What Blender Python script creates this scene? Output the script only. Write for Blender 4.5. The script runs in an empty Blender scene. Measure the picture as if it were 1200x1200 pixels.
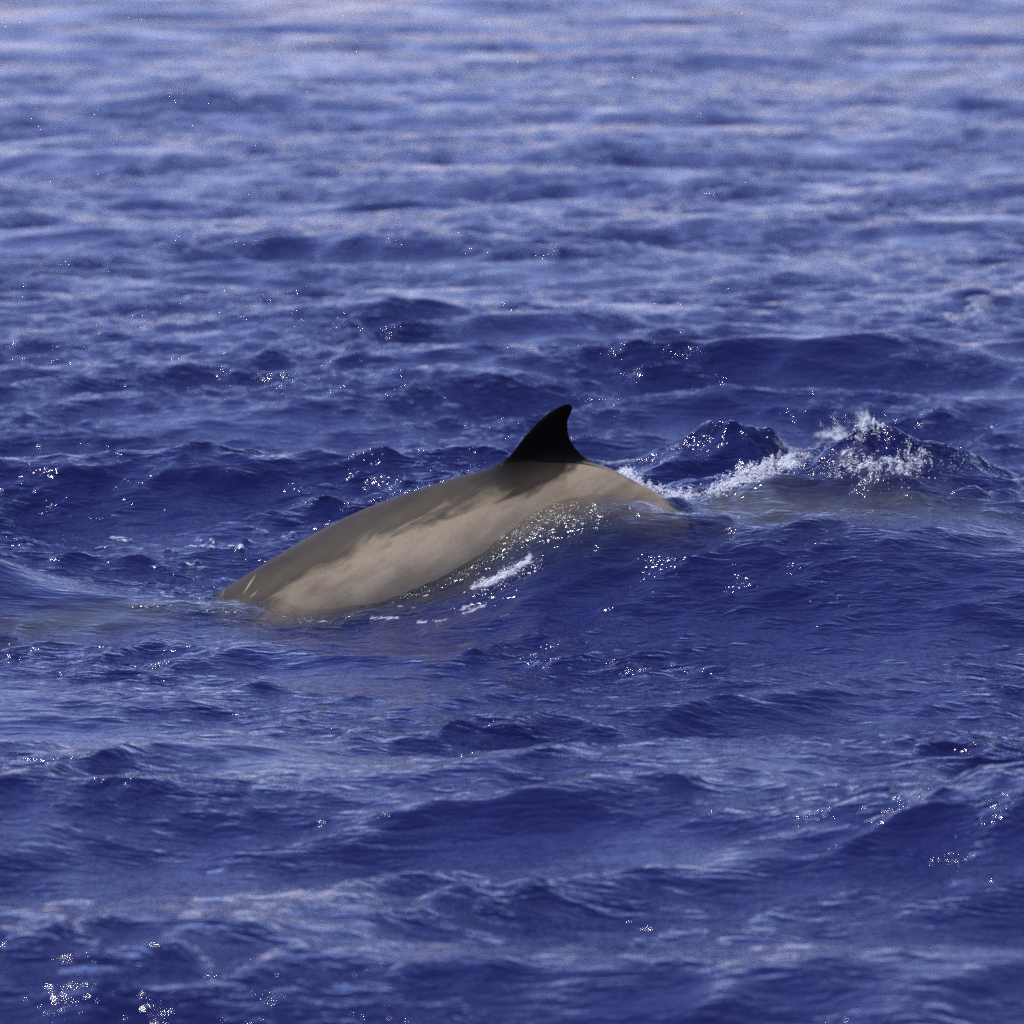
import bpy, bmesh, math, random
import numpy as np
from mathutils import Vector
from mathutils.bvhtree import BVHTree

rng = np.random.default_rng(11)
random.seed(11)
scene = bpy.context.scene
col = scene.collection

# ------------------------------------------------------------------ camera
CAM_H, CAM_D, TILT, FPX = 4.69, 30.0, math.radians(8.0), 6000.0   # metres, metres, down tilt, focal length in 1200 px
cam_data = bpy.data.cameras.new('camera')
cam_data.sensor_width = 36.0
cam_data.lens = 36.0 * FPX / 1200.0
cam_data.clip_start, cam_data.clip_end = 0.5, 20000.0
cam_data.dof.use_dof = True
cam_data.dof.focus_distance = 29.2
cam_data.dof.aperture_fstop = 2.4
cam = bpy.data.objects.new('camera', cam_data)
col.objects.link(cam)
cam.location = (0.0, -CAM_D, CAM_H)
cam.rotation_euler = (math.pi / 2 - TILT, 0.0, 0.0)
scene.camera = cam

# ------------------------------------------------------------------ sky and sun
SUN_EL, SUN_AZ = math.radians(61.0), math.radians(-74.0)   # azimuth measured from +y (away from the camera) towards +x
world = bpy.data.worlds.new('World'); scene.world = world
world.use_nodes = True
wn = world.node_tree
wn.nodes.clear()
sky = wn.nodes.new('ShaderNodeTexSky'); sky.sky_type = 'NISHITA'
sky.sun_disc = False
sky.sun_elevation = SUN_EL
sky.sun_rotation = SUN_AZ
sky.air_density = 1.0; sky.dust_density = 0.0; sky.ozone_density = 1.0
bg = wn.nodes.new('ShaderNodeBackground'); bg.inputs['Strength'].default_value = 0.15
wo = wn.nodes.new('ShaderNodeOutputWorld')
tn = wn.nodes.new('ShaderNodeMix'); tn.data_type = 'RGBA'; tn.blend_type = 'MULTIPLY'; tn.inputs['Factor'].default_value = 1.0; tn.inputs['B'].default_value = (1.09, 0.94, 1.22, 1)
wn.links.new(sky.outputs[0], tn.inputs['A']); wn.links.new(tn.outputs['Result'], bg.inputs[0]); wn.links.new(bg.outputs[0], wo.inputs[0])

sl = bpy.data.lights.new('sun', 'SUN'); sl.energy = 3.5; sl.angle = math.radians(0.53); sl.color = (1.0, 0.95, 0.86)
sun = bpy.data.objects.new('sun', sl); col.objects.link(sun)
sdir = Vector((math.sin(SUN_AZ) * math.cos(SUN_EL), math.cos(SUN_AZ) * math.cos(SUN_EL), math.sin(SUN_EL)))
sun.rotation_euler = sdir.to_track_quat('Z', 'Y').to_euler()
sun.location = sdir * 60

vs = scene.view_settings
vs.view_transform = 'Standard'; vs.look = 'None'; vs.exposure = 0.28; vs.gamma = 1.0; vs.use_curve_mapping = False
scene.render.engine = 'CYCLES'
scene.cycles.use_denoising = False
scene.cycles.max_bounces = 4
scene.cycles.transparent_max_bounces = 12

# ------------------------------------------------------------------ helpers
CT, ST = math.cos(TILT), math.sin(TILT)
def ray(px, py):
    u, v = (px - 600.0) / FPX, (600.0 - py) / FPX
    d = Vector((u, CT + v * ST, -ST + v * CT)); d.normalize()
    return Vector((0, -CAM_D, CAM_H)), d
def at(px, py, Y):
    o, d = ray(px, py)
    t = (Y - o.y) / d.y
    return o + d * t
def link_mesh(name, me, mat=None, parent=None):
    o = bpy.data.objects.new(name, me); col.objects.link(o)
    if mat: me.materials.append(mat)
    if parent: o.parent = parent
    return o
def new_mat(name):
    m = bpy.data.materials.new(name); m.use_nodes = True
    nt = m.node_tree; nt.nodes.clear()
    return m, nt, nt.nodes, nt.links
def node(ns, kind, **kw):
    n = ns.new(kind)
    for k, v in kw.items():
        if k.startswith('i_'): n.inputs[k[2:].replace('_', ' ')].default_value = v
        else: setattr(n, k, v)
    return n
def mth(ns, ln, op, a, b=None, clamp=False):
    n = ns.new('ShaderNodeMath'); n.operation = op; n.use_clamp = clamp
    for i, x in enumerate((a, b)):
        if x is None: continue
        if isinstance(x, (int, float)): n.inputs[i].default_value = x
        else: ln.new(x, n.inputs[i])
    return n.outputs[0]
def float_attr(me, name, arr):
    a = me.attributes.new(name, 'FLOAT', 'POINT'); a.data.foreach_set('value', np.ascontiguousarray(arr, dtype=np.float32))
def smooth(e0, e1, x):
    t = np.clip((x - e0) / (e1 - e0), 0, 1); return t * t * (3 - 2 * t)
def cat_interp(xk, yk, x):
    """smooth interpolation through knots (cubic Hermite)"""
    xk, yk, x = np.asarray(xk, float), np.asarray(yk, float), np.asarray(x, float)
    d = np.diff(yk) / np.diff(xk)
    m = np.empty_like(yk); m[0], m[-1] = d[0], d[-1]
    h = np.diff(xk)
    m[1:-1] = (d[:-1] * h[1:] + d[1:] * h[:-1]) / (h[1:] + h[:-1])
    i = np.clip(np.searchsorted(xk, x) - 1, 0, len(xk) - 2)
    t = (x - xk[i]) / h[i]
    return ((2*t**3-3*t**2+1)*yk[i] + (t**3-2*t**2+t)*h[i]*m[i] + (-2*t**3+3*t**2)*yk[i+1] + (t**3-t**2)*h[i]*m[i+1])

# ------------------------------------------------------------------ whale
def whale_skin():
    m, nt, ns, ln = new_mat('whale_skin')
    out = node(ns, 'ShaderNodeOutputMaterial')
    p = node(ns, 'ShaderNodeBsdfPrincipled')
    p.inputs['Roughness'].default_value = 0.58; p.inputs['Specular IOR Level'].default_value = 0.16
    p.inputs['IOR'].default_value = 1.4
    p.inputs['Coat Weight'].default_value = 0.02
    p.inputs['Coat Roughness'].default_value = 0.3
    p.inputs['Coat IOR'].default_value = 1.33
    tc = node(ns, 'ShaderNodeTexCoord')
    dk = node(ns, 'ShaderNodeAttribute', attribute_name='dark')
    fn = node(ns, 'ShaderNodeAttribute', attribute_name='fin')
    pale = node(ns, 'ShaderNodeAttribute', attribute_name='pale')
    # slanting wisps where the dark back feathers into the pale flank
    sp = node(ns, 'ShaderNodeSeparateXYZ'); ln.new(tc.outputs['Object'], sp.inputs[0])
    ox, oz = sp.outputs[0], sp.outputs[2]
    ca, sa = math.cos(math.radians(30)), math.sin(math.radians(30))
    uu = mth(ns, ln, 'ADD', mth(ns, ln, 'MULTIPLY', ox, ca), mth(ns, ln, 'MULTIPLY', oz, sa))
    vv = mth(ns, ln, 'SUBTRACT', mth(ns, ln, 'MULTIPLY', oz, ca), mth(ns, ln, 'MULTIPLY', ox, sa))
    mp = node(ns, 'ShaderNodeCombineXYZ'); ln.new(mth(ns, ln, 'MULTIPLY', uu, 2.2), mp.inputs[0]); ln.new(mth(ns, ln, 'MULTIPLY', vv, 8.5), mp.inputs[2]); ln.new(mth(ns, ln, 'MULTIPLY', sp.outputs[1], 1.5), mp.inputs[1])
    n1 = node(ns, 'ShaderNodeTexNoise', i_Scale=1.25, i_Detail=6.0, i_Roughness=0.58, i_Distortion=0.5); ln.new(mp.outputs[0], n1.inputs['Vector'])
    n2 = node(ns, 'ShaderNodeTexNoise', i_Scale=2.3, i_Detail=5.0, i_Roughness=0.55); ln.new(tc.outputs['Object'], n2.inputs['Vector'])
    n3 = node(ns, 'ShaderNodeTexNoise', i_Scale=75.0, i_Detail=3.0, i_Roughness=0.6); ln.new(tc.outputs['Object'], n3.inputs['Vector'])
    w = mth(ns, ln, 'MULTIPLY', mth(ns, ln, 'SUBTRACT', n1.outputs[0], 0.5), 2.3)
    w2 = mth(ns, ln, 'MULTIPLY', mth(ns, ln, 'SUBTRACT', n2.outputs[0], 0.5), 0.7)
    f = mth(ns, ln, 'ADD', mth(ns, ln, 'ADD', dk.outputs['Fac'], w), w2)
    mr = node(ns, 'ShaderNodeMapRange', interpolation_type='SMOOTHSTEP'); mr.inputs[1].default_value = 0.18; mr.inputs[2].default_value = 0.86
    ln.new(f, mr.inputs[0])
    # pale flank with soft mottling
    fl = node(ns, 'ShaderNodeMix', data_type='RGBA'); fl.inputs['A'].default_value = (0.205, 0.157, 0.100, 1); fl.inputs['B'].default_value = (0.39, 0.308, 0.198, 1)
    mot = node(ns, 'ShaderNodeMapRange'); mot.inputs[1].default_value = 0.34; mot.inputs[2].default_value = 0.62
    ln.new(mth(ns, ln, 'ADD', mth(ns, ln, 'MULTIPLY', n1.outputs[0], 0.55), mth(ns, ln, 'MULTIPLY', n2.outputs[0], 0.45)), mot.inputs[0])
    ln.new(mot.outputs[0], fl.inputs['Factor'])
    m1 = node(ns, 'ShaderNodeMix', data_type='RGBA'); m1.inputs['B'].default_value = (0.040, 0.030, 0.021, 1)
    dkc = node(ns, 'ShaderNodeMix', data_type='RGBA'); dkc.inputs['A'].default_value = (0.022, 0.0165, 0.011, 1); dkc.inputs['B'].default_value = (0.050, 0.037, 0.025, 1); ln.new(mot.outputs[0], dkc.inputs['Factor']); ln.new(dkc.outputs['Result'], m1.inputs['B'])
    ln.new(fl.outputs['Result'], m1.inputs['A']); ln.new(mr.outputs[0], m1.inputs['Factor'])
    m2 = node(ns, 'ShaderNodeMix', data_type='RGBA'); m2.inputs['B'].default_value = (0.0030, 0.0026, 0.0022, 1)
    ln.new(m1.outputs['Result'], m2.inputs['A']); ln.new(fn.outputs['Fac'], m2.inputs['Factor'])
    m3 = node(ns, 'ShaderNodeMix', data_type='RGBA'); m3.inputs['B'].default_value = (0.62, 0.60, 0.44, 1)
    ln.new(m2.outputs['Result'], m3.inputs['A']); ln.new(pale.outputs['Fac'], m3.inputs['Factor'])
    # old scars: thin pale scratches on the near side
    prev = m3.outputs['Result']
    def P0(px, py): q = at(px, py, -0.45); return q.x, q.z
    sc_ = None
    for (p0, p1, wd, am) in (((284, 697), (299, 677), .006, .55), ((292, 700), (303, 691), .005, .6), ((436, 663), (444, 652), .004, .35), ((258, 703), (262, 694), .005, .4), ((505, 640), (517, 634), .004, .2), ((372, 684), (392, 679), .004, .16)):
        (ax, az), (bx, bz) = P0(*p0), P0(*p1); L_ = math.hypot(bx - ax, bz - az); dx, dz = (bx - ax) / L_, (bz - az) / L_
        t = mth(ns, ln, 'ADD', mth(ns, ln, 'MULTIPLY', mth(ns, ln, 'SUBTRACT', ox, ax), dx), mth(ns, ln, 'MULTIPLY', mth(ns, ln, 'SUBTRACT', oz, az), dz))
        o_ = mth(ns, ln, 'ABSOLUTE', mth(ns, ln, 'SUBTRACT', mth(ns, ln, 'MULTIPLY', mth(ns, ln, 'SUBTRACT', ox, ax), dz), mth(ns, ln, 'MULTIPLY', mth(ns, ln, 'SUBTRACT', oz, az), dx)))
        e = mth(ns, ln, 'SUBTRACT', L_ / 2, mth(ns, ln, 'ABSOLUTE', mth(ns, ln, 'SUBTRACT', t, L_ / 2)))
        k_ = mth(ns, ln, 'MULTIPLY', mth(ns, ln, 'SUBTRACT', 1.0, mth(ns, ln, 'DIVIDE', o_, wd), True), mth(ns, ln, 'MULTIPLY', e, am * 30, True))
        k_ = mth(ns, ln, 'MINIMUM', k_, am)
        sc_ = k_ if sc_ is None else mth(ns, ln, 'MAXIMUM', sc_, k_)
    m3 = node(ns, 'ShaderNodeMix', data_type='RGBA'); m3.inputs['B'].default_value = (0.42, 0.35, 0.25, 1); ln.new(prev, m3.inputs['A']); ln.new(sc_, m3.inputs['Factor'])
    ln.new(mth(ns, ln, 'SUBTRACT', 0.16, mth(ns, ln, 'MULTIPLY', fn.outputs['Fac'], 0.13)), p.inputs['Specular IOR Level'])
    # fine grain
    gr = node(ns, 'ShaderNodeMix', data_type='RGBA', blend_type='MULTIPLY'); gr.inputs['Factor'].default_value = 1.0
    gm = node(ns, 'ShaderNodeMapRange'); gm.inputs[1].default_value = 0.2; gm.inputs[2].default_value = 0.8; gm.inputs[3].default_value = 0.84; gm.inputs[4].default_value = 1.12
    ln.new(n3.outputs[0], gm.inputs[0]); ln.new(m3.outputs['Result'], gr.inputs['A'])
    cb = node(ns, 'ShaderNodeCombineColor'); [ln.new(gm.outputs[0], cb.inputs[i]) for i in range(3)]
    ln.new(cb.outputs[0], gr.inputs['B'])
    ln.new(gr.outputs['Result'], p.inputs['Base Color'])
    bp = node(ns, 'ShaderNodeBump', i_Strength=0.10, i_Distance=0.004); ln.new(n3.outputs[0], bp.inputs['Height'])
    ln.new(bp.outputs[0], p.inputs['Normal'])
    ln.new(p.outputs[0], out.inputs[0])
    return m

# top line of the back, read from the photograph in the whale's own plane (y = 0)
top_px = [(248, 691), (300, 663), (360, 629), (420, 600), (500, 571), (560, 553), (590, 545), (640, 541), (680, 541), (710, 547), (742, 563), (780, 583), (830, 612)]
tp = [at(x, y, 0) for x, y in top_px]
txk = [-5.3, -4.9, -4.2, -3.4, -2.7, -2.2] + [p.x for p in tp] + [1.7, 2.5, 3.3, 3.7]
tzk = [-0.86, -0.64, -0.40, -0.19, -0.09, -0.085] + [p.z for p in tp] + [0.30, 0.06, -0.34, -0.55]
def top_z(x): return cat_interp(txk, tzk, x)
KX = [-5.3, -5.15, -4.8, -4.0, -3.0, -2.0, -1.2, -0.5, 0.0, 0.5, 1.0, 1.5, 2.2, 2.9, 3.4, 3.7]
KA = [0.02, 0.13, 0.26, 0.44, 0.55, 0.60, 0.60, 0.54, 0.47, 0.38, 0.30, 0.24, 0.17, 0.10, 0.06, 0.02]
KB = [0.02, 0.10, 0.20, 0.38, 0.52, 0.62, 0.63, 0.60, 0.54, 0.46, 0.38, 0.30, 0.22, 0.15, 0.08, 0.03]
def half_w(x): return cat_interp(KX, KA, x)
def half_h(x): return cat_interp(KX, KB, x)
def spine_y(x): 
    x = np.asarray(x, float)
    return -0.36 * np.clip(-0.9 - x, 0, None) ** 1.5 / (1 + 0.12 * np.clip(-2.2 - x, 0, None))

def ring_mesh(name, rings, cap=True):
    """rings: list of equal-length point loops -> closed tube"""
    n = len(rings[0]); v = [p for r in rings for p in r]; f = []
    for i in range(len(rings) - 1):
        for j in range(n):
            a, b = i * n + j, i * n + (j + 1) % n
            f.append((a, b, b + n, a + n))
    if cap:
        f.append(tuple(range(n))[::-1]); f.append(tuple(range((len(rings) - 1) * n, len(rings) * n)))
    me = bpy.data.meshes.new(name); me.from_pydata([tuple(p) for p in v], [], f); me.update()
    bm = bmesh.new(); bm.from_mesh(me); bmesh.ops.recalc_face_normals(bm, faces=bm.faces); bm.to_mesh(me); bm.free()
    return me

xs = np.concatenate([np.linspace(-5.3, -4.8, 14)[:-1], np.linspace(-4.8, -2.2, 50)[:-1], np.linspace(-2.2, 1.5, 150)[:-1], np.linspace(1.5, 3.7, 44)])
NS = 96
rings = []
for x in xs:
    a, b, zt, yc = float(half_w(x)), float(half_h(x)), float(top_z(x)), float(spine_y(x))
    r = []
    for j in range(NS):
        th = 2 * math.pi * j / NS
        c, s = math.cos(th), math.sin(th)
        # slightly narrowed towards the ridge of the back
        wy = a * c * (1.0 - 0.10 * max(0.0, s) ** 2)
        r.append((float(x), yc + wy, zt - b + b * s))
    rings.append(r)
body_me = ring_mesh('whale', rings)

# dorsal fin: front and rear edges from the photograph, lofted as thin foils that widen into the back
lead_px = [(545, 566), (562, 554), (574, 548.8), (583, 544.6), (590, 540), (596, 535), (602, 528.8), (615, 511.7), (630, 495), (643.3, 483.3), (653, 477.5), (661, 474.2), (666, 473.6)]
trail_px = [(728, 563), (710, 550), (697, 542), (683.3, 535), (675, 526.7), (668.3, 516.7), (665, 505), (664.7, 493.3), (667.4, 487), (669.6, 482.0), (670.6, 478.5), (669.8, 475.6), (667.5, 473.9)]
L = [at(x, y, 0) for x, y in lead_px]; T = [at(x, y, 0) for x, y in trail_px]
zl, xl = [p.z for p in L], [p.x for p in L]; zt_, xt = [p.z for p in T], [p.x for p in T]
z_top = max(zl[-1], zt_[-1]) - 0.001
z_bot = 0.66
zz = np.concatenate([np.linspace(z_bot, z_top - 0.03, 34)[:-1], z_top - 0.03 * (1 - np.linspace(0, 1, 12)) ** 2])
fr = []
for z in zz:
    x0 = float(np.interp(z, zl, xl)); x1 = float(np.interp(z, zt_, xt))
    ch = max(x1 - x0, 0.004)
    base = max(0.0, 1 - (z - 0.68) / 0.20)
    th = 0.040 * min(1.0, ch / 0.16) ** 0.8 + 0.22 * base ** 2.6
    loop = []
    M = 36
    for j in range(M):
        t = 2 * math.pi * j / M
        u = 0.5 - 0.5 * math.cos(t)
        prof = (u ** 0.5) * (1 - u) ** 0.75 * 1.75
        loop.append((x0 + ch * u, (1 if math.sin(t) >= 0 else -1) * th * 0.5 * prof, float(z)))
    fr.append(loop)
fin_me = ring_mesh('fin', fr)

def flipper(side):
    rr = []
    for k in range(16):
        t = k / 15
        root = np.array([-3.15, float(spine_y(-3.15)) + side * 0.42, -1.22]); tip = np.array([-2.25, float(spine_y(-3.0)) + side * 1.0, -1.30])
        c = root * (1 - t) + tip * t; c[0] += 0.10 * math.sin(t * math.pi)
        chd = (0.20 * (1 - t) ** 0.6 + 0.015); thk = 0.05 * (1 - t) + 0.006
        ax = np.array([0.75, -side * 0.66, 0.05])
        rr.append([tuple(c + ax * chd * math.cos(2 * math.pi * j / 16) + np.array([0, 0, 1]) * thk * math.sin(2 * math.pi * j / 16)) for j in range(16)])
    return ring_mesh('flipper', rr)
def fluke():
    rr = []
    for k in range(41):
        s = -1 + 2 * k / 40
        chd = 0.30 * (1 - abs(s) ** 1.5) + 0.02; thk = 0.05 * (1 - abs(s)) + 0.006
        cx = 3.62 + 0.42 * abs(s) ** 1.2 - 0.08 * math.exp(-(s / 0.15) ** 2); cz = -0.61 - 0.06 * abs(s)
        rr.append([(cx + chd * 0.6 * math.cos(2 * math.pi * j / 16), s * 0.95, cz + thk * math.sin(2 * math.pi * j / 16) - 0.15 * chd * math.cos(2 * math.pi * j / 16)) for j in range(16)])
    return ring_mesh('fluke', rr)

body = link_mesh('whale', body_me)
tools = [link_mesh('tool', me) for me in (fin_me, flipper(-1), flipper(1), fluke())]
for t in tools:
    bm_ = body.modifiers.new('join', 'BOOLEAN'); bm_.operation = 'UNION'; bm_.solver = 'EXACT'; bm_.object = t
dg = bpy.context.evaluated_depsgraph_get()
joined = bpy.data.meshes.new_from_object(body.evaluated_get(dg))
body.modifiers.clear()
for t in tools: bpy.data.objects.remove(t)
bm = bmesh.new(); bm.from_mesh(joined)
bmesh.ops.remove_doubles(bm, verts=bm.verts, dist=0.0006)
bmesh.ops.triangulate(bm, faces=[f for f in bm.faces if len(f.verts) > 4])
near_joint = [v for v in bm.verts if -0.25 < v.co.x < 0.75 and abs(v.co.y) < 0.15 and v.co.z < 0.84 and v.co.z > 0.55]
for _ in range(3): bmesh.ops.smooth_vert(bm, verts=near_joint, factor=0.4, use_axis_x=True, use_axis_y=True, use_axis_z=True)
for f in bm.faces: f.smooth = True
bm.to_mesh(joined); bm.free()
body.data = joined
wv = np.empty(len(joined.vertices) * 3, np.float32); joined.vertices.foreach_get('co', wv); wv = wv.reshape(-1, 3)
wx, wy, wz = wv.T
below = top_z(wx) - wz                              # distance under the line of the back
band = np.interp(wx, [-3, -2.1, -1.75, -1.2, -0.6, -0.2, 0.15, 0.35, 0.5, 0.8, 1.5], [0.04, 0.10, 0.26, 0.21, 0.17, 0.15, 0.15, 0.05, -0.05, -0.10, 0.0])
dark = np.clip(0.5 + (band - below) / 0.16, -0.6, 1.5)
finz = below * -1.0
fin_a = smooth(-0.17, 0.10, finz + 0.06 * smooth(0.25, 0.0, wx)) * smooth(-0.30, 0.0, wx) * (wx < 0.75)
fin_a *= np.where(wx > 0.32, smooth(-0.015, 0.01, finz), 1.0)
pale = 0.9 * smooth(-1.9, -2.5, wx) * smooth(0.0, 0.25, below)
pale = np.maximum(pale, (np.abs(wy - spine_y(wx)) > 0.62) & (wx > -3.2) & (wx < -2.2) & (wz < -0.9))
float_attr(joined, 'dark', dark); float_attr(joined, 'fin', fin_a); float_attr(joined, 'pale', pale)
SKIN = whale_skin(); joined.materials.clear(); joined.materials.append(SKIN)
body['label'] = 'tan whale arching its back out of the sea, dark hooked dorsal fin raised'
body['category'] = 'whale'
whale_bvh = BVHTree.FromPolygons([tuple(v) for v in wv], [tuple(p.vertices) for p in joined.polygons])

# ------------------------------------------------------------------ sea surface: the big shapes round the whale
pts = []
def P(Y, *pp):
    for px, py in pp:
        q = at(px, py, Y); pts.append((q.x, q.y, q.z))
# where the water meets the near flank
contact_px = [(262, 697), (300, 703), (350, 708), (400, 709), (440, 706), (480, 694), (520, 677), (560, 654), (590, 630), (620, 607), (650, 592), (690, 581), (730, 583), (770, 588), (800, 592)]
contact = []
for px, py in contact_px:
    o, d = ray(px, py); h = whale_bvh.ray_cast(o, d)[0]
    if h is None: h = at(px, py, -0.1)
    contact.append(h); pts.append(tuple(h))
P(-0.95, (420, 718), (500, 702), (560, 684), (600, 668), (640, 655), (700, 649), (760, 643), (820, 638), (900, 634), (1000, 632), (1100, 640), (1200, 650))
P(-0.72, (520, 688), (600, 648), (660, 622), (720, 613), (780, 612))
P(-0.5, (850, 607), (920, 606), (1000, 606), (1100, 614), (1200, 625))
P(-1.7, (300, 748), (400, 750), (500, 748), (600, 736), (700, 728), (800, 722), (900, 718), (1000, 712), (1100, 710), (1200, 712))
P(-2.7, (0, 785), (150, 783), (300, 786), (500, 784), (700, 780), (900, 776), (1050, 775), (1200, 780))
P(0.0, (850, 592), (900, 589), (1000, 586), (1100, 594), (1200, 605))
P(0.6, (860, 577), (960, 560), (1020, 553), (1100, 563), (1200, 582))
P(1.2, (960, 524), (990, 508), (1020, 492), (1060, 505), (1100, 526), (1150, 540), (1200, 552))
P(0.9, (740, 572), (800, 583), (850, 572), (900, 550))
P(0.5, (700, 590), (640, 610), (560, 640), (450, 660), (350, 675))
P(2.4, (760, 558), (800, 560), (850, 560), (900, 552))
P(2.0, (800, 568), (850, 566), (900, 556), (960, 560), (1020, 580), (1100, 590), (1200, 600))
P(3.0, (740, 547), (790, 516), (820, 500), (850, 495), (880, 498), (920, 516), (960, 540), (1020, 580), (1100, 600), (1200, 610))
P(3.4, (-60, 536), (0, 535), (60, 533), (120, 532), (180, 529), (210, 526), (240, 523), (270, 527), (300, 533), (380, 534), (480, 528), (520, 527), (560, 531), (620, 538), (680, 544))
P(4.3, (-60, 560), (60, 560), (180, 560), (300, 560), (420, 560), (540, 558), (660, 565), (760, 572), (850, 580), (950, 585), (1100, 588), (1200, 588))
P(2.9, (20, 565), (100, 560), (240, 552), (330, 560), (450, 556), (560, 556), (650, 560))
P(2.4, (-40, 606), (60, 607), (150, 602), (240, 598), (330, 596), (450, 588), (560, 578), (650, 575))
P(1.8, (-40, 628), (60, 632), (200, 626), (300, 620), (400, 612), (500, 603), (600, 595), (700, 580))
P(1.0, (0, 652), (100, 655), (200, 653), (300, 652), (400, 645), (500, 635), (600, 620))
P(0.3, (-30, 668), (50, 674), (120, 681), (200, 686), (240, 689))
P(-0.45, (-40, 640), (0, 653), (60, 672), (120, 687), (180, 699), (230, 703))
P(-0.85, (-20, 690), (100, 709), (200, 708), (260, 712), (320, 718), (370, 724))
P(-1.2, (-20, 725), (100, 733), (200, 731), (300, 734), (380, 736))
for x in np.arange(-6, 6.1, 1.5):
    for y, z in ((5.3, -0.16), (6.8, -0.38), (8.6, -0.22), (11.0, 0.0), (13.5, 0.0), (-4.2, 0.0), (-6.0, 0.0), (-8.5, 0.0)):
        pts.append((x, y, z))
for s in (-1, 1):
    for y in np.arange(-3, 5, 1.0):
        pts.append((s * 5.6, y, 0.05 * math.sin(y))); pts.append((s * 4.6, y, 0.10 * math.exp(-((y - 2.5) / 2) ** 2) + (0.12 * math.exp(-((y - 1) / 1.5) ** 2) if s > 0 else 0.12 * math.exp(-((y - 3.6) / 1.2) ** 2))))
pts = np.array(pts)
def kern(r2): return r2 * np.log(r2 + 1e-6)
cx, cy = pts[:, 0], pts[:, 1]
n = len(pts)
R2 = (cx[:, None] - cx) ** 2 + (cy[:, None] - cy) ** 2
A = np.zeros((n + 3, n + 3)); A[:n, :n] = kern(R2) + np.eye(n) * 0.02
A[:n, n] = 1; A[:n, n + 1] = cx; A[:n, n + 2] = cy; A[n:, :n] = A[:n, n:].T
sol = np.linalg.solve(A, np.concatenate([pts[:, 2], np.zeros(3)]))
def macro(x, y):
    z = sol[n] + sol[n + 1] * x + sol[n + 2] * y
    for i in range(n): z = z + sol[i] * kern((x - cx[i]) ** 2 + (y - cy[i]) ** 2)
    return z

# ------------------------------------------------------------------ sea surface: grid, dense round the whale and coarser far out
def grow(start, step, g, end):
    v = []; p = start
    while p < end:
        step *= 1 + g; p += step; v.append(p)
    return v
DX, DY = 0.019, 0.024
xr = list(np.arange(0, 3.6, DX)); xr += grow(xr[-1], DX, 0.022, 30); xr += grow(xr[-1], xr[-1] - xr[-2], 0.16, 6000)
gx = np.array([-v for v in xr[:0:-1]] + xr)
yf = list(np.arange(0, 5.0, DY)); yf += grow(yf[-1], DY, 0.0062, 130); yf += grow(yf[-1], yf[-1] - yf[-2], 0.10, 12000)
yb = list(np.arange(0, 5.2, DY)); yb += grow(yb[-1], DY, 0.012, 14); yb += grow(yb[-1], yb[-1] - yb[-2], 0.16, 6000)
gy = np.array([-v for v in yb[:0:-1]] + yf)
nx, ny = len(gx), len(gy)
sx, sy = np.gradient(gx), np.gradient(gy)
X, Y = np.meshgrid(gx, gy)
SX, SY = np.meshgrid(sx, sy)
print('sea grid', nx, ny, nx * ny, flush=True)
near = smooth(5.4, 4.2, np.abs(X)) * smooth(12.5, 8.0, Y) * smooth(-7.5, -4.0, Y)
Z = np.zeros_like(X)
jx = np.where(np.abs(gx) < 5.5)[0]; jy = np.where((gy > -7.6) & (gy < 12.6))[0]
a0, a1, b0, b1 = jx[0], jx[-1] + 1, jy[0], jy[-1] + 1
# evaluate the big shapes on a coarse raster, then read it off smoothly
mx = np.linspace(-5.6, 5.6, 281); my = np.linspace(-7.8, 12.8, 516)
MX, MY = np.meshgrid(mx, my); MZ = macro(MX, MY)
def bil(xa, ya, F, x, y):
    i = np.clip(np.searchsorted(xa, x) - 1, 0, len(xa) - 2); j = np.clip(np.searchsorted(ya, y) - 1, 0, len(ya) - 2)
    u = np.clip((x - xa[i]) / (xa[i + 1] - xa[i]), 0, 1); v = np.clip((y - ya[j]) / (ya[j + 1] - ya[j]), 0, 1)
    return (F[j, i] * (1 - u) + F[j, i + 1] * u) * (1 - v) + (F[j + 1, i] * (1 - u) + F[j + 1, i + 1] * u) * v
Z[b0:b1, a0:a1] = bil(mx, my, MZ, X[b0:b1, a0:a1], Y[b0:b1, a0:a1]) * near[b0:b1, a0:a1]

# patchy roughness: groups of ripples and calmer lanes
def patch(seed, lam):
    r = np.random.default_rng(seed); g = np.zeros_like(X)
    for _ in range(7):
        th = r.uniform(0, math.tau); k = math.tau / (lam * r.uniform(0.6, 1.6))
        g += np.sin(k * (X * math.cos(th) * 0.7 + Y * math.sin(th)) + r.uniform(0, math.tau))
    return g / 7 ** 0.5
pa, pb = patch(3, 2.2), patch(4, 5.0)
env_small = np.clip(1 + 0.42 * pa + 0.25 * pb, 0.15, 2.2)
env_mid = np.clip(1 + 0.35 * patch(5, 6.0), 0.3, 1.9)
DXX, DYY = np.zeros_like(X), np.zeros_like(X)
slope_s = np.zeros_like(X)
waves = []
far = smooth(9.0, 16.0, Y)
calm = smooth(-2.4, -1.9, X) * smooth(1.1, 0.7, X) * smooth(-1.25, -0.85, Y - spine_y(np.clip(X, -2.2, 0))) * smooth(0.3, 0.0, Y)
for lam in np.geomspace(0.11, 11.0, 96):
    lam = lam * rng.uniform(0.96, 1.04)
    th = rng.normal(0, 0.72 if lam < 1.0 else 0.50) + math.radians(-80)
    ak = 0.046 if lam < 0.6 else (0.046 if lam < 2.0 else 0.040)
    if lam < 0.18: ak = 0.034
    waves.append((lam, th, ak * rng.uniform(0.6, 1.4), rng.uniform(0, math.tau)))
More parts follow.
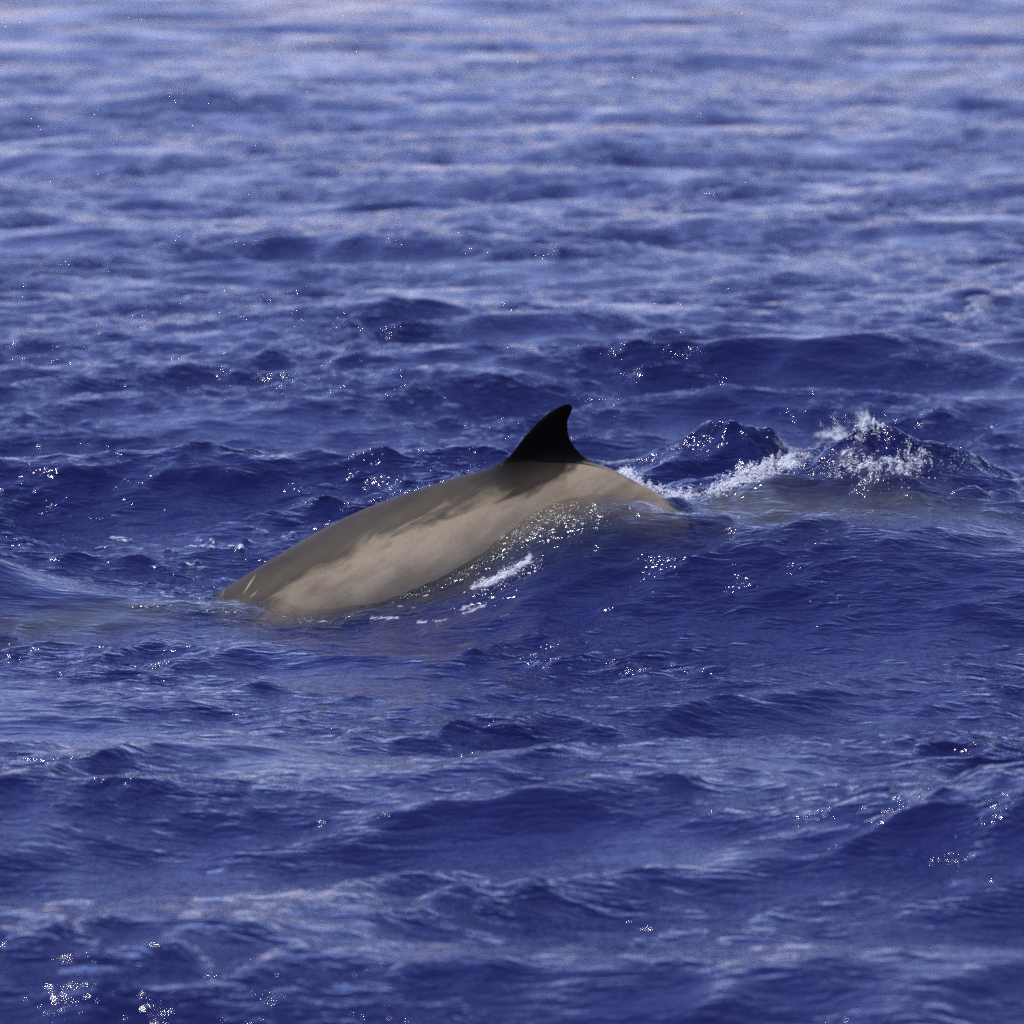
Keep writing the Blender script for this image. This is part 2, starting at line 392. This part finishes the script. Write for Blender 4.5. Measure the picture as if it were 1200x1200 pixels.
for lam, th, ak, ph in waves:
    k = math.tau / lam; cx_, sy_ = math.cos(th), math.sin(th)
    h = np.hypot(SX * cx_, SY * sy_)
    w = smooth(0.42, 0.22, h / lam)
    if lam > 1.6: w = w * (1 - near * smooth(1.6, 2.6, lam))
    elif lam > 0.6: w = w * (1 - 0.45 * near * smooth(0.6, 1.3, lam))
    w = w * (env_small if lam < 0.7 else env_mid)
    if lam > 0.25: w = w * (1 - 0.7 * calm)
    if lam > 1.2: w = w * (1 - 0.58 * far)
    amp = ak / k * w
    p = k * (X * cx_ + Y * sy_) + ph
    c, s = np.cos(p), np.sin(p)
    Z += amp * c
    q = 0.85
    DXX -= q * amp * cx_ * s; DYY -= q * amp * sy_ * s

# sharpen the big crests, and break up the tops of the two seas behind the tail
MS = bil(mx, my, MZ, X[b0:b1, a0:a1], Y[b0:b1, a0:a1]) * near[b0:b1, a0:a1]
gyy, gxx = np.gradient(MS, gy[b0:b1], gx[a0:a1])
Xs, Ys = X[b0:b1, a0:a1], Y[b0:b1, a0:a1]
wq = smooth(0.3, 1.0, Ys) * np.where(Xs < 0.5, smooth(1.0, 2.0, Ys), 1.0)
DXX[b0:b1, a0:a1] += 0.20 * wq * gxx; DYY[b0:b1, a0:a1] += 0.20 * wq * gyy
rough_ = smooth(0.45, 1.1, Xs) * smooth(-0.2, 0.5, Ys) * smooth(4.0, 3.2, Ys)
rough_ = np.maximum(rough_, 0.55 * smooth(0.6, 0.0, Xs) * smooth(2.2, 2.8, Ys) * smooth(4.4, 3.6, Ys))
r_ = np.random.default_rng(23); rid = np.zeros_like(Xs)
for lam, am in ((0.85, .040), (0.7, .034), (0.52, .026), (0.41, .020), (0.3, .015), (0.22, .010), (0.16, .007)):
    for _ in range(2):
        th = r_.uniform(-1.0, 1.0) - math.pi / 2 + (0.7 if _ else -0.3); k = math.tau / lam / 2
        warp = 0.9 * np.sin(2.1 * Xs + 1.7 * Ys + r_.uniform(0, 6)) + 0.6 * np.sin(-3.3 * Xs + 2.2 * Ys + r_.uniform(0, 6))
        rid += am * (0.6 - np.abs(np.sin(k * (Xs * math.cos(th) + Ys * math.sin(th)) + warp)))
Z[b0:b1, a0:a1] += rough_ * rid
XF, YF = X + DXX, Y + DYY

# water lookups for placing foam
def water_z(x, y): return bil(gx, gy, Z, np.asarray(x, float), np.asarray(y, float))
def on_water(px, py, y0=-6.0, y1=40.0):
    """first point of the sea along the ray through a photo pixel"""
    o, d = ray(px, py)
    t = np.linspace((y0 + CAM_D) / d.y, (y1 + CAM_D) / d.y, 6000)
    xx, yy, zz_ = o.x + d.x * t, o.y + d.y * t, o.z + d.z * t
    hit = np.where(zz_ < water_z(xx, yy))[0]
    i = hit[0] if len(hit) else len(t) - 1
    return np.array([xx[i], yy[i], zz_[i]])

# ------------------------------------------------------------------ foam and disturbed water, as masks on the sheet
foam = np.zeros_like(X); churn = np.zeros_like(X)
def stroke(field, path, r, amount, ry=None, y1=40.0):
    ry = ry or r
    q = np.array([on_water(px, py, y1=y1) for px, py in path])
    for (ax, ay, _), (bx, by, _) in zip(q[:-1], q[1:]):
        L_ = math.hypot(bx - ax, by - ay); m = max(2, int(L_ / (0.4 * r)) + 1)
        for t in np.linspace(0, 1, m):
            px, py = ax + (bx - ax) * t, ay + (by - ay) * t
            i0, i1 = np.searchsorted(gx, (px - 3 * r, px + 3 * r)); k0, k1 = np.searchsorted(gy, (py - 3 * ry, py + 3 * ry))
            g = amount * np.exp(-((X[k0:k1, i0:i1] - px) / r) ** 2 - ((Y[k0:k1, i0:i1] - py) / ry) ** 2)
            field[k0:k1, i0:i1] = np.maximum(field[k0:k1, i0:i1], g)
def blob(field, px, py, r, amount, ry=None): stroke(field, [(px, py), (px + 0.6, py)], r, amount, ry)
F_TAIL = [(722, 556), (745, 566), (770, 574), (795, 581), (806, 581)]
F_RIGHT = [(838, 576), (848, 566), (868, 556), (892, 548), (915, 540)]
F_CREST = [(964, 513), (982, 508), (1000, 500), (1012, 494)]
F_FACE = [(985, 545), (1006, 551), (1030, 549), (1055, 551), (1078, 545), (1098, 540)]
F_FRONT = [(556, 688), (580, 679), (602, 669), (621, 655)]
stroke(foam, F_TAIL, 0.07, 0.95, 0.16); stroke(foam, F_RIGHT, 0.09, 0.9, 0.22)
stroke(foam, F_CREST, 0.07, 0.85, 0.14); stroke(foam, F_FACE, 0.06, 0.62, 0.12)
stroke(foam, [(905, 545), (935, 532), (964, 515)], 0.07, 0.55, 0.2)
stroke(foam, F_FRONT, 0.035, 0.9, 0.07)
stroke(foam, [(1040, 505), (1075, 520), (1110, 530)], 0.05, 0.35, 0.12)
for (x0, y0), (x1, y1), am, r in [((440, 707), (468, 703), .8, .02), ((480, 701), (500, 698), .8, .02), ((470, 711), (486, 713), .8, .018), ((437, 725), (468, 724), .85, .02), ((490, 729), (520, 726), .85, .022),
        ((540, 713), (566, 710), .85, .024), ((541, 718), (555, 716), .8, .02), ((588, 722), (594, 721), .8, .025), ((410, 722), (420, 719), .7, .02), 
        ((222, 641), (252, 642), .8, .03), ((230, 632), (250, 637), .75, .025), ((269, 642), (284, 645), .8, .028), ((218, 664), (236, 667), .8, .025), ((198, 645), (206, 648), .75, .025),
        ((128, 632), (148, 634), .8, .025), ((300, 622), (312, 625), .75, .025), ((330, 630), (342, 630), .7, .02), ((286, 636), (296, 637), .7, .02), ((190, 697), (200, 700), .85, .03), ((232, 661), (236, 661), .7, .025),
        ((240, 668), (246, 669), .65, .02), ((205, 690), (215, 692), .6, .02), ((332, 721), (342, 722), .75, .02), ((358, 728), (380, 728), .75, .018), ((362, 720), (366, 721), .7, .02), ((230, 706), (245, 708), .6, .025)]:
    stroke(foam, [(x0, y0), (x1, y1)], r * 0.75, am * 0.95, r * 1.7)
# old foam drifting behind, far off
for path, am in (([(1062, 357), (1100, 354)], .72), ([(1115, 372), (1150, 357), (1175, 341), (1200, 330)], .78), ([(1160, 350), (1200, 342)], .6), ([(1005, 318), (1025, 326)], .72), ([(1095, 312), (1130, 318)], .55)):
    stroke(foam, path, 0.09, am * 0.80, 0.6, y1=90)
# churned film of water sliding down the flank, and along the near lip
film = [(430, 706), (480, 696), (520, 680), (560, 662), (590, 640), (620, 620), (660, 600), (700, 592), (740, 592)]
stroke(churn, film, 0.085, 1.0, 0.13)
stroke(churn, [(600, 625), (640, 602), (700, 595)], 0.16, 1.0, 0.22)
stroke(churn, [(165, 707), (210, 713), (260, 718), (310, 722), (370, 727), (400, 730)], 0.06, 0.9, 0.10)
stroke(churn, [(560, 692), (600, 676), (630, 658)], 0.06, 0.8, 0.10)
stroke(churn, F_TAIL + F_RIGHT + F_CREST, 0.14, 0.9, 0.3)
stroke(churn, F_FACE, 0.14, 0.8, 0.25)
# lumpy height where foam is thick
lump = np.zeros_like(X)
sub = (slice(b0, b1), slice(a0, a1))
for _ in range(26):
    lam = rng.uniform(0.07, 0.22); th = rng.uniform(0, math.tau); k = math.tau / lam
    lump[sub] += np.sin(k * (X[sub] * math.cos(th) + Y[sub] * math.sin(th)) + rng.uniform(0, math.tau))
lump /= 26 ** 0.5
Z += 0.008 * churn * lump * smooth(-1.3, -0.7, X) + 0.022 * np.clip(foam, 0, 1) * (np.abs(lump) + 0.3) * smooth(-0.5, -0.1, Y)

# how much water lies between the surface and the whale
dist = np.full(X.shape, 3.0)
mask = np.zeros(X.shape, bool); mask[sub] = True
mask &= (X > -4.6) & (X < 3.4) & (Y > -2.6) & (Y < 1.6)
idx = np.argwhere(mask)
for j, i in idx:
    if (j % 2) or (i % 2): continue
    r = whale_bvh.find_nearest((XF[j, i], YF[j, i], Z[j, i]), 1.2)
    if r[0] is not None: dist[j, i] = r[3]
# fill the skipped rows and columns
j0, i0 = idx.min(0); j1, i1 = idx.max(0)
ev_j = np.arange(j0 + (j0 % 2), j1 + 1, 2); ev_i = np.arange(i0 + (i0 % 2), i1 + 1, 2)
D2 = dist[np.ix_(ev_j, ev_i)]
JJ, II = np.meshgrid(np.arange(ev_j[0], ev_j[-1] + 1), np.arange(ev_i[0], ev_i[-1] + 1), indexing='ij')
dist[ev_j[0]:ev_j[-1] + 1, ev_i[0]:ev_i[-1] + 1] = bil(ev_i.astype(float), ev_j.astype(float), D2, II.astype(float), JJ.astype(float))

# ------------------------------------------------------------------ sea material
def sea_mat():
    m, nt, ns, ln = new_mat('sea_water')
    out = node(ns, 'ShaderNodeOutputMaterial')
    tc = node(ns, 'ShaderNodeTexCoord')
    fo = node(ns, 'ShaderNodeAttribute', attribute_name='foam')
    ch = node(ns, 'ShaderNodeAttribute', attribute_name='churn')
    ds = node(ns, 'ShaderNodeAttribute', attribute_name='cover')
    sm = node(ns, 'ShaderNodeAttribute', attribute_name='gust')
    # ripples too small for the mesh
    def noise(scale, stretch, rot, detail, rough, dist=0.0):
        mp = node(ns, 'ShaderNodeMapping'); mp.inputs['Rotation'].default_value = (0, 0, math.radians(rot)); mp.inputs['Scale'].default_value = stretch
        ln.new(tc.outputs['Object'], mp.inputs['Vector'])
        t = node(ns, 'ShaderNodeTexNoise', i_Scale=scale, i_Detail=detail, i_Roughness=rough, i_Distortion=dist); ln.new(mp.outputs[0], t.inputs['Vector'])
        return t.outputs[0]
    r1 = noise(6.5, (0.36, 1.0, 1.0), 9, 3.0, 0.58, 0.5)
    r2 = noise(19.0, (0.42, 1.0, 1.0), -13, 3.0, 0.6, 0.3)
    r3 = noise(19.0, (1.0, 1.0, 1.0), 0, 2.0, 0.6, 0.3)
    def ridge(r): return mth(ns, ln, 'SUBTRACT', 1.0, mth(ns, ln, 'ABSOLUTE', mth(ns, ln, 'SUBTRACT', mth(ns, ln, 'MULTIPLY', r, 2.0), 1.0)))
    hgt = mth(ns, ln, 'ADD', mth(ns, ln, 'MULTIPLY', ridge(r1), 0.027), mth(ns, ln, 'MULTIPLY', r2, 0.017))
    hgt = mth(ns, ln, 'MULTIPLY', hgt, sm.outputs['Fac'])
    hgt = mth(ns, ln, 'ADD', hgt, mth(ns, ln, 'MULTIPLY', mth(ns, ln, 'MULTIPLY', r3, ch.outputs['Fac']), 0.034))
    bp = node(ns, 'ShaderNodeBump', i_Strength=1.0, i_Distance=1.0); ln.new(hgt, bp.inputs['Height'])
    # water body: light scattered back from deep clear sea
    body_ = node(ns, 'ShaderNodeBsdfDiffuse'); body_.inputs['Color'].default_value = (0.0085, 0.0092, 0.062, 1)
    ln.new(bp.outputs[0], body_.inputs['Normal'])
    gw = node(ns, 'ShaderNodeAttribute', attribute_name='painted_glow')
    bc = node(ns, 'ShaderNodeMix', data_type='RGBA'); bc.inputs['A'].default_value = (0.0085, 0.0092, 0.062, 1); bc.inputs['B'].default_value = (0.095, 0.095, 0.048, 1)  # olive end of the mix paints in light returned by the submerged whale
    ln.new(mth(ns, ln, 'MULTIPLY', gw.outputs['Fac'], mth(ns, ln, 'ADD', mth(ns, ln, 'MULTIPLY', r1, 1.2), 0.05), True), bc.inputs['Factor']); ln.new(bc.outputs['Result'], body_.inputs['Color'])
    tr = node(ns, 'ShaderNodeBsdfTransparent')
    tint = node(ns, 'ShaderNodeMix', data_type='RGBA'); tint.inputs['A'].default_value = (0.62, 0.74, 0.66, 1); tint.inputs['B'].default_value = (0.97, 0.98, 0.97, 1)
    t1 = mth(ns, ln, 'POWER', 2.71828, mth(ns, ln, 'MULTIPLY', mth(ns, ln, 'POWER', ds.outputs['Fac'], 2.0), -3.0))
    t2 = mth(ns, ln, 'MAXIMUM', mth(ns, ln, 'SUBTRACT', t1, 0.02), 0.0)
    ln.new(t1, tint.inputs['Factor']); ln.new(tint.outputs['Result'], tr.inputs['Color'])
    mixb = node(ns, 'ShaderNodeMixShader'); ln.new(t2, mixb.inputs[0]); ln.new(body_.outputs[0], mixb.inputs[1]); ln.new(tr.outputs[0], mixb.inputs[2])
    gl = node(ns, 'ShaderNodeBsdfGlossy', i_Roughness=0.085); gl.inputs['Color'].default_value = (0.95, 0.95, 1.0, 1)
    ln.new(bp.outputs[0], gl.inputs['Normal']); ln.new(mth(ns, ln, 'ADD', mth(ns, ln, 'MULTIPLY', ch.outputs['Fac'], 0.09), 0.085), gl.inputs['Roughness'])
    fr_ = node(ns, 'ShaderNodeFresnel', i_IOR=1.34); ln.new(bp.outputs[0], fr_.inputs['Normal'])
    mixw = node(ns, 'ShaderNodeMixShader'); thin = node(ns, 'ShaderNodeMapRange'); thin.inputs[1].default_value = 0.015; thin.inputs[2].default_value = 0.09; thin.inputs[3].default_value = 0.1; thin.inputs[4].default_value = 1.0; ln.new(ds.outputs['Fac'], thin.inputs[0])
    ln.new(mth(ns, ln, 'MULTIPLY', fr_.outputs[0], mth(ns, ln, 'MAXIMUM', thin.outputs[0], ch.outputs['Fac'])), mixw.inputs[0]); ln.new(mixb.outputs[0], mixw.inputs[1]); ln.new(gl.outputs[0], mixw.inputs[2])
    # foam: broken by noise, white and rough
    fn1 = noise(24.0, (0.7, 1.0, 1.0), 10, 5.0, 0.7, 0.6)
    ff = mth(ns, ln, 'SUBTRACT', mth(ns, ln, 'ADD', fo.outputs['Fac'], mth(ns, ln, 'MULTIPLY', mth(ns, ln, 'SUBTRACT', fn1, 0.5), 2.6)), 0.48)
    fm = node(ns, 'ShaderNodeMapRange', interpolation_type='SMOOTHSTEP'); fm.inputs[1].default_value = 0.0; fm.inputs[2].default_value = 0.5; fm.inputs[4].default_value = 0.9
    ln.new(ff, fm.inputs[0])
    gate = node(ns, 'ShaderNodeMapRange'); gate.inputs[1].default_value = 0.05; gate.inputs[2].default_value = 0.25; ln.new(fo.outputs['Fac'], gate.inputs[0])
    fac = mth(ns, ln, 'MULTIPLY', fm.outputs[0], gate.outputs[0])
    fb = node(ns, 'ShaderNodeBsdfPrincipled'); fb.inputs['Base Color'].default_value = (0.72, 0.74, 0.78, 1); fb.inputs['Roughness'].default_value = 0.55
    bf = node(ns, 'ShaderNodeBump', i_Strength=1.0, i_Distance=0.05); ln.new(fn1, bf.inputs['Height']); ln.new(bf.outputs[0], fb.inputs['Normal'])
    mixf = node(ns, 'ShaderNodeMixShader'); ln.new(fac, mixf.inputs[0]); ln.new(mixw.outputs[0], mixf.inputs[1]); ln.new(fb.outputs[0], mixf.inputs[2])
    ln.new(mixf.outputs[0], out.inputs[0])
    return m
SEA = sea_mat()

# over the sunken head and tail stock light sent back by the pale body is painted as a greener water colour
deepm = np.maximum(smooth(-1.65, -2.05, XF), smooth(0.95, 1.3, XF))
painted_glow = 0.88 * np.exp(-(dist / np.where(XF < 0, 0.42, 0.50)) ** 2) * deepm * np.where(XF < 0, smooth(-0.05, -0.5, YF - spine_y(XF)), 1.0)
dist += 0.9 * deepm
off = YF - spine_y(XF); under = smooth(0.02, 0.10, Z - top_z(np.clip(XF, -5.2, 3.6)))
dist += 1.5 * (smooth(-0.10, 0.03, off) * (1 - under) + smooth(-0.42, -0.12, off * np.where(XF > 0, 1.9, 1.0)) * under)
foam *= np.where((Y < 0.0) & (X < 0.3), smooth(0.10, 0.32, dist), 1.0)
me = bpy.data.meshes.new('sea')
V = np.stack([XF, YF, Z], -1).reshape(-1, 3).astype(np.float32)
me.vertices.add(len(V)); me.vertices.foreach_set('co', V.ravel())
ii = np.arange(nx * ny).reshape(ny, nx)
Q = np.stack([ii[:-1, :-1], ii[:-1, 1:], ii[1:, 1:], ii[1:, :-1]], -1).reshape(-1, 4).astype(np.int32)
me.loops.add(Q.size); me.loops.foreach_set('vertex_index', Q.ravel())
me.polygons.add(len(Q)); me.polygons.foreach_set('loop_start', np.arange(0, Q.size, 4, dtype=np.int32))
me.polygons.foreach_set('use_smooth', np.ones(len(Q), bool))
me.update(calc_edges=True)
float_attr(me, 'foam', foam.ravel()); float_attr(me, 'churn', churn.ravel()); float_attr(me, 'cover', dist.ravel())
float_attr(me, 'painted_glow', painted_glow.ravel())
float_attr(me, 'gust', (np.clip(1 + 0.40 * pa + 0.2 * pb, 0.35, 1.9) * (1 - 0.35 * smooth(-0.2, 0.3, X) * smooth(1.9, 1.3, X) * smooth(-2.6, -1.9, Y) * smooth(-0.4, -0.8, Y))).ravel())
sea = link_mesh('sea', me, SEA); sea['kind'] = 'structure'

# dark depths below the clear surface water
dm, nt, ns, ln = new_mat('deep_water')
o_ = node(ns, 'ShaderNodeOutputMaterial'); d_ = node(ns, 'ShaderNodeBsdfDiffuse'); d_.inputs['Color'].default_value = (0.0085, 0.0092, 0.062, 1); ln.new(d_.outputs[0], o_.inputs[0])
me = bpy.data.meshes.new('deep_water'); me.from_pydata([(-900, -900, -3.2), (900, -900, -3.2), (900, 900, -3.2), (-900, 900, -3.2)], [], [(0, 1, 2, 3)])
deep = link_mesh('deep_water', me, dm); deep['kind'] = 'structure'

# ------------------------------------------------------------------ thick foam and drops
def ico(sub_):
    b = bmesh.new(); bmesh.ops.create_icosphere(b, subdivisions=sub_, radius=1.0)
    v = np.array([tuple(q.co) for q in b.verts]); f = np.array([[q.index for q in p.verts] for p in b.faces]); b.free(); return v, f
def cluster(name, centres, radii, squash, mat):
    tv, tf = ico(1); N = len(centres)
    jit = 1 + rng.normal(0, 0.26, (N, len(tv), 1))
    sc = np.stack([np.ones(N), np.ones(N), squash], -1)[:, None, :]
    v = centres[:, None, :] + tv[None] * jit * radii[:, None, None] * sc
    f = tf[None] + (np.arange(N) * len(tv))[:, None, None]
    m = bpy.data.meshes.new(name)
    m.from_pydata(v.reshape(-1, 3).tolist(), [], f.reshape(-1, 3).tolist())
    m.polygons.foreach_set('use_smooth', np.ones(len(m.polygons), bool)); m.update()
    return link_mesh(name, m, mat)
fm_, nt, ns, ln = new_mat('foam_bubbles')
o_ = node(ns, 'ShaderNodeOutputMaterial'); p_ = node(ns, 'ShaderNodeBsdfPrincipled'); p_.inputs['Base Color'].default_value = (0.88, 0.88, 0.89, 1); p_.inputs['Roughness'].default_value = 0.3
ln.new(p_.outputs[0], o_.inputs[0])
wm_, nt, ns, ln = new_mat('water_drops')
o_ = node(ns, 'ShaderNodeOutputMaterial'); g_ = node(ns, 'ShaderNodeBsdfGlass', i_IOR=1.33, i_Roughness=0.02); ln.new(g_.outputs[0], o_.inputs[0])

def along(path, count, rx, ry, up, rmin, rmax, lift=0.0):
    q = np.array([on_water(px, py) for px, py in path])
    seg = np.hypot(*(np.diff(q[:, :2], axis=0).T)) + 1e-6; cum = np.concatenate([[0], np.cumsum(seg)])
    t = rng.uniform(0, cum[-1], count)
    # clump along the line
    x = np.interp(t, cum, q[:, 0]) + rng.normal(0, rx, count); y = np.interp(t, cum, q[:, 1]) + rng.normal(0, ry, count)
    # torn into clots with gaps between
    clot = sum(np.sin(a_ * x + b_ * y + c_) for a_, b_, c_ in ((61, 23, 1.0), (-47, 31, 2.0), (95, -17, 0.3), (33, 52, 4.0), (-120, 40, 5.0)))
    keep = clot + rng.normal(0, 0.7, count) > -0.1
    x, y = x[keep], y[keep]; count = len(x)
    z = water_z(x, y) + np.clip(clot[keep], 0, 3) * up * 0.35 + lift + np.abs(rng.normal(0, up, count))
    x, y = x + bil(gx, gy, DXX, x, y), y + bil(gx, gy, DYY, x, y)
    r = rmin * (rmax / rmin) ** (rng.uniform(0, 1, count) ** 2.2)
    return np.stack([x, y, z], -1), r
sets = [along(F_TAIL, 7500, 0.032, 0.07, 0.018, 0.0012, 0.0075), along(F_RIGHT, 9000, 0.05, 0.10, 0.018, 0.0012, 0.0075), along(F_CREST, 6500, 0.035, 0.06, 0.028, 0.0012, 0.008),
        along([(1000, 503), (1016, 497), (1040, 502)], 1500, 0.03, 0.05, 0.010, 0.0012, 0.006), along([(1085, 540), (1130, 548), (1190, 558)], 600, 0.05, 0.06, 0.006, 0.0012, 0.004),
        along(F_TAIL + F_RIGHT, 900, 0.05, 0.10, 0.045, 0.0012, 0.004), along(F_CREST, 400, 0.05, 0.08, 0.055, 0.0012, 0.004),
        along(F_FACE, 3200, 0.04, 0.08, 0.012, 0.0012, 0.006), along([(905, 545), (935, 532), (964, 515)], 1600, 0.035, 0.08, 0.010, 0.0012, 0.005), along(F_FRONT, 900, 0.015, 0.04, 0.005, 0.0012, 0.005)]
C = np.concatenate([s[0] for s in sets]); R_ = np.concatenate([s[1] for s in sets])
fo_ = cluster('foam', C, R_, np.full(len(C), 0.8), fm_); fo_['kind'] = 'stuff'
fo_['label'] = 'white foam churned up where the water closes behind the whale'; fo_['category'] = 'foam'
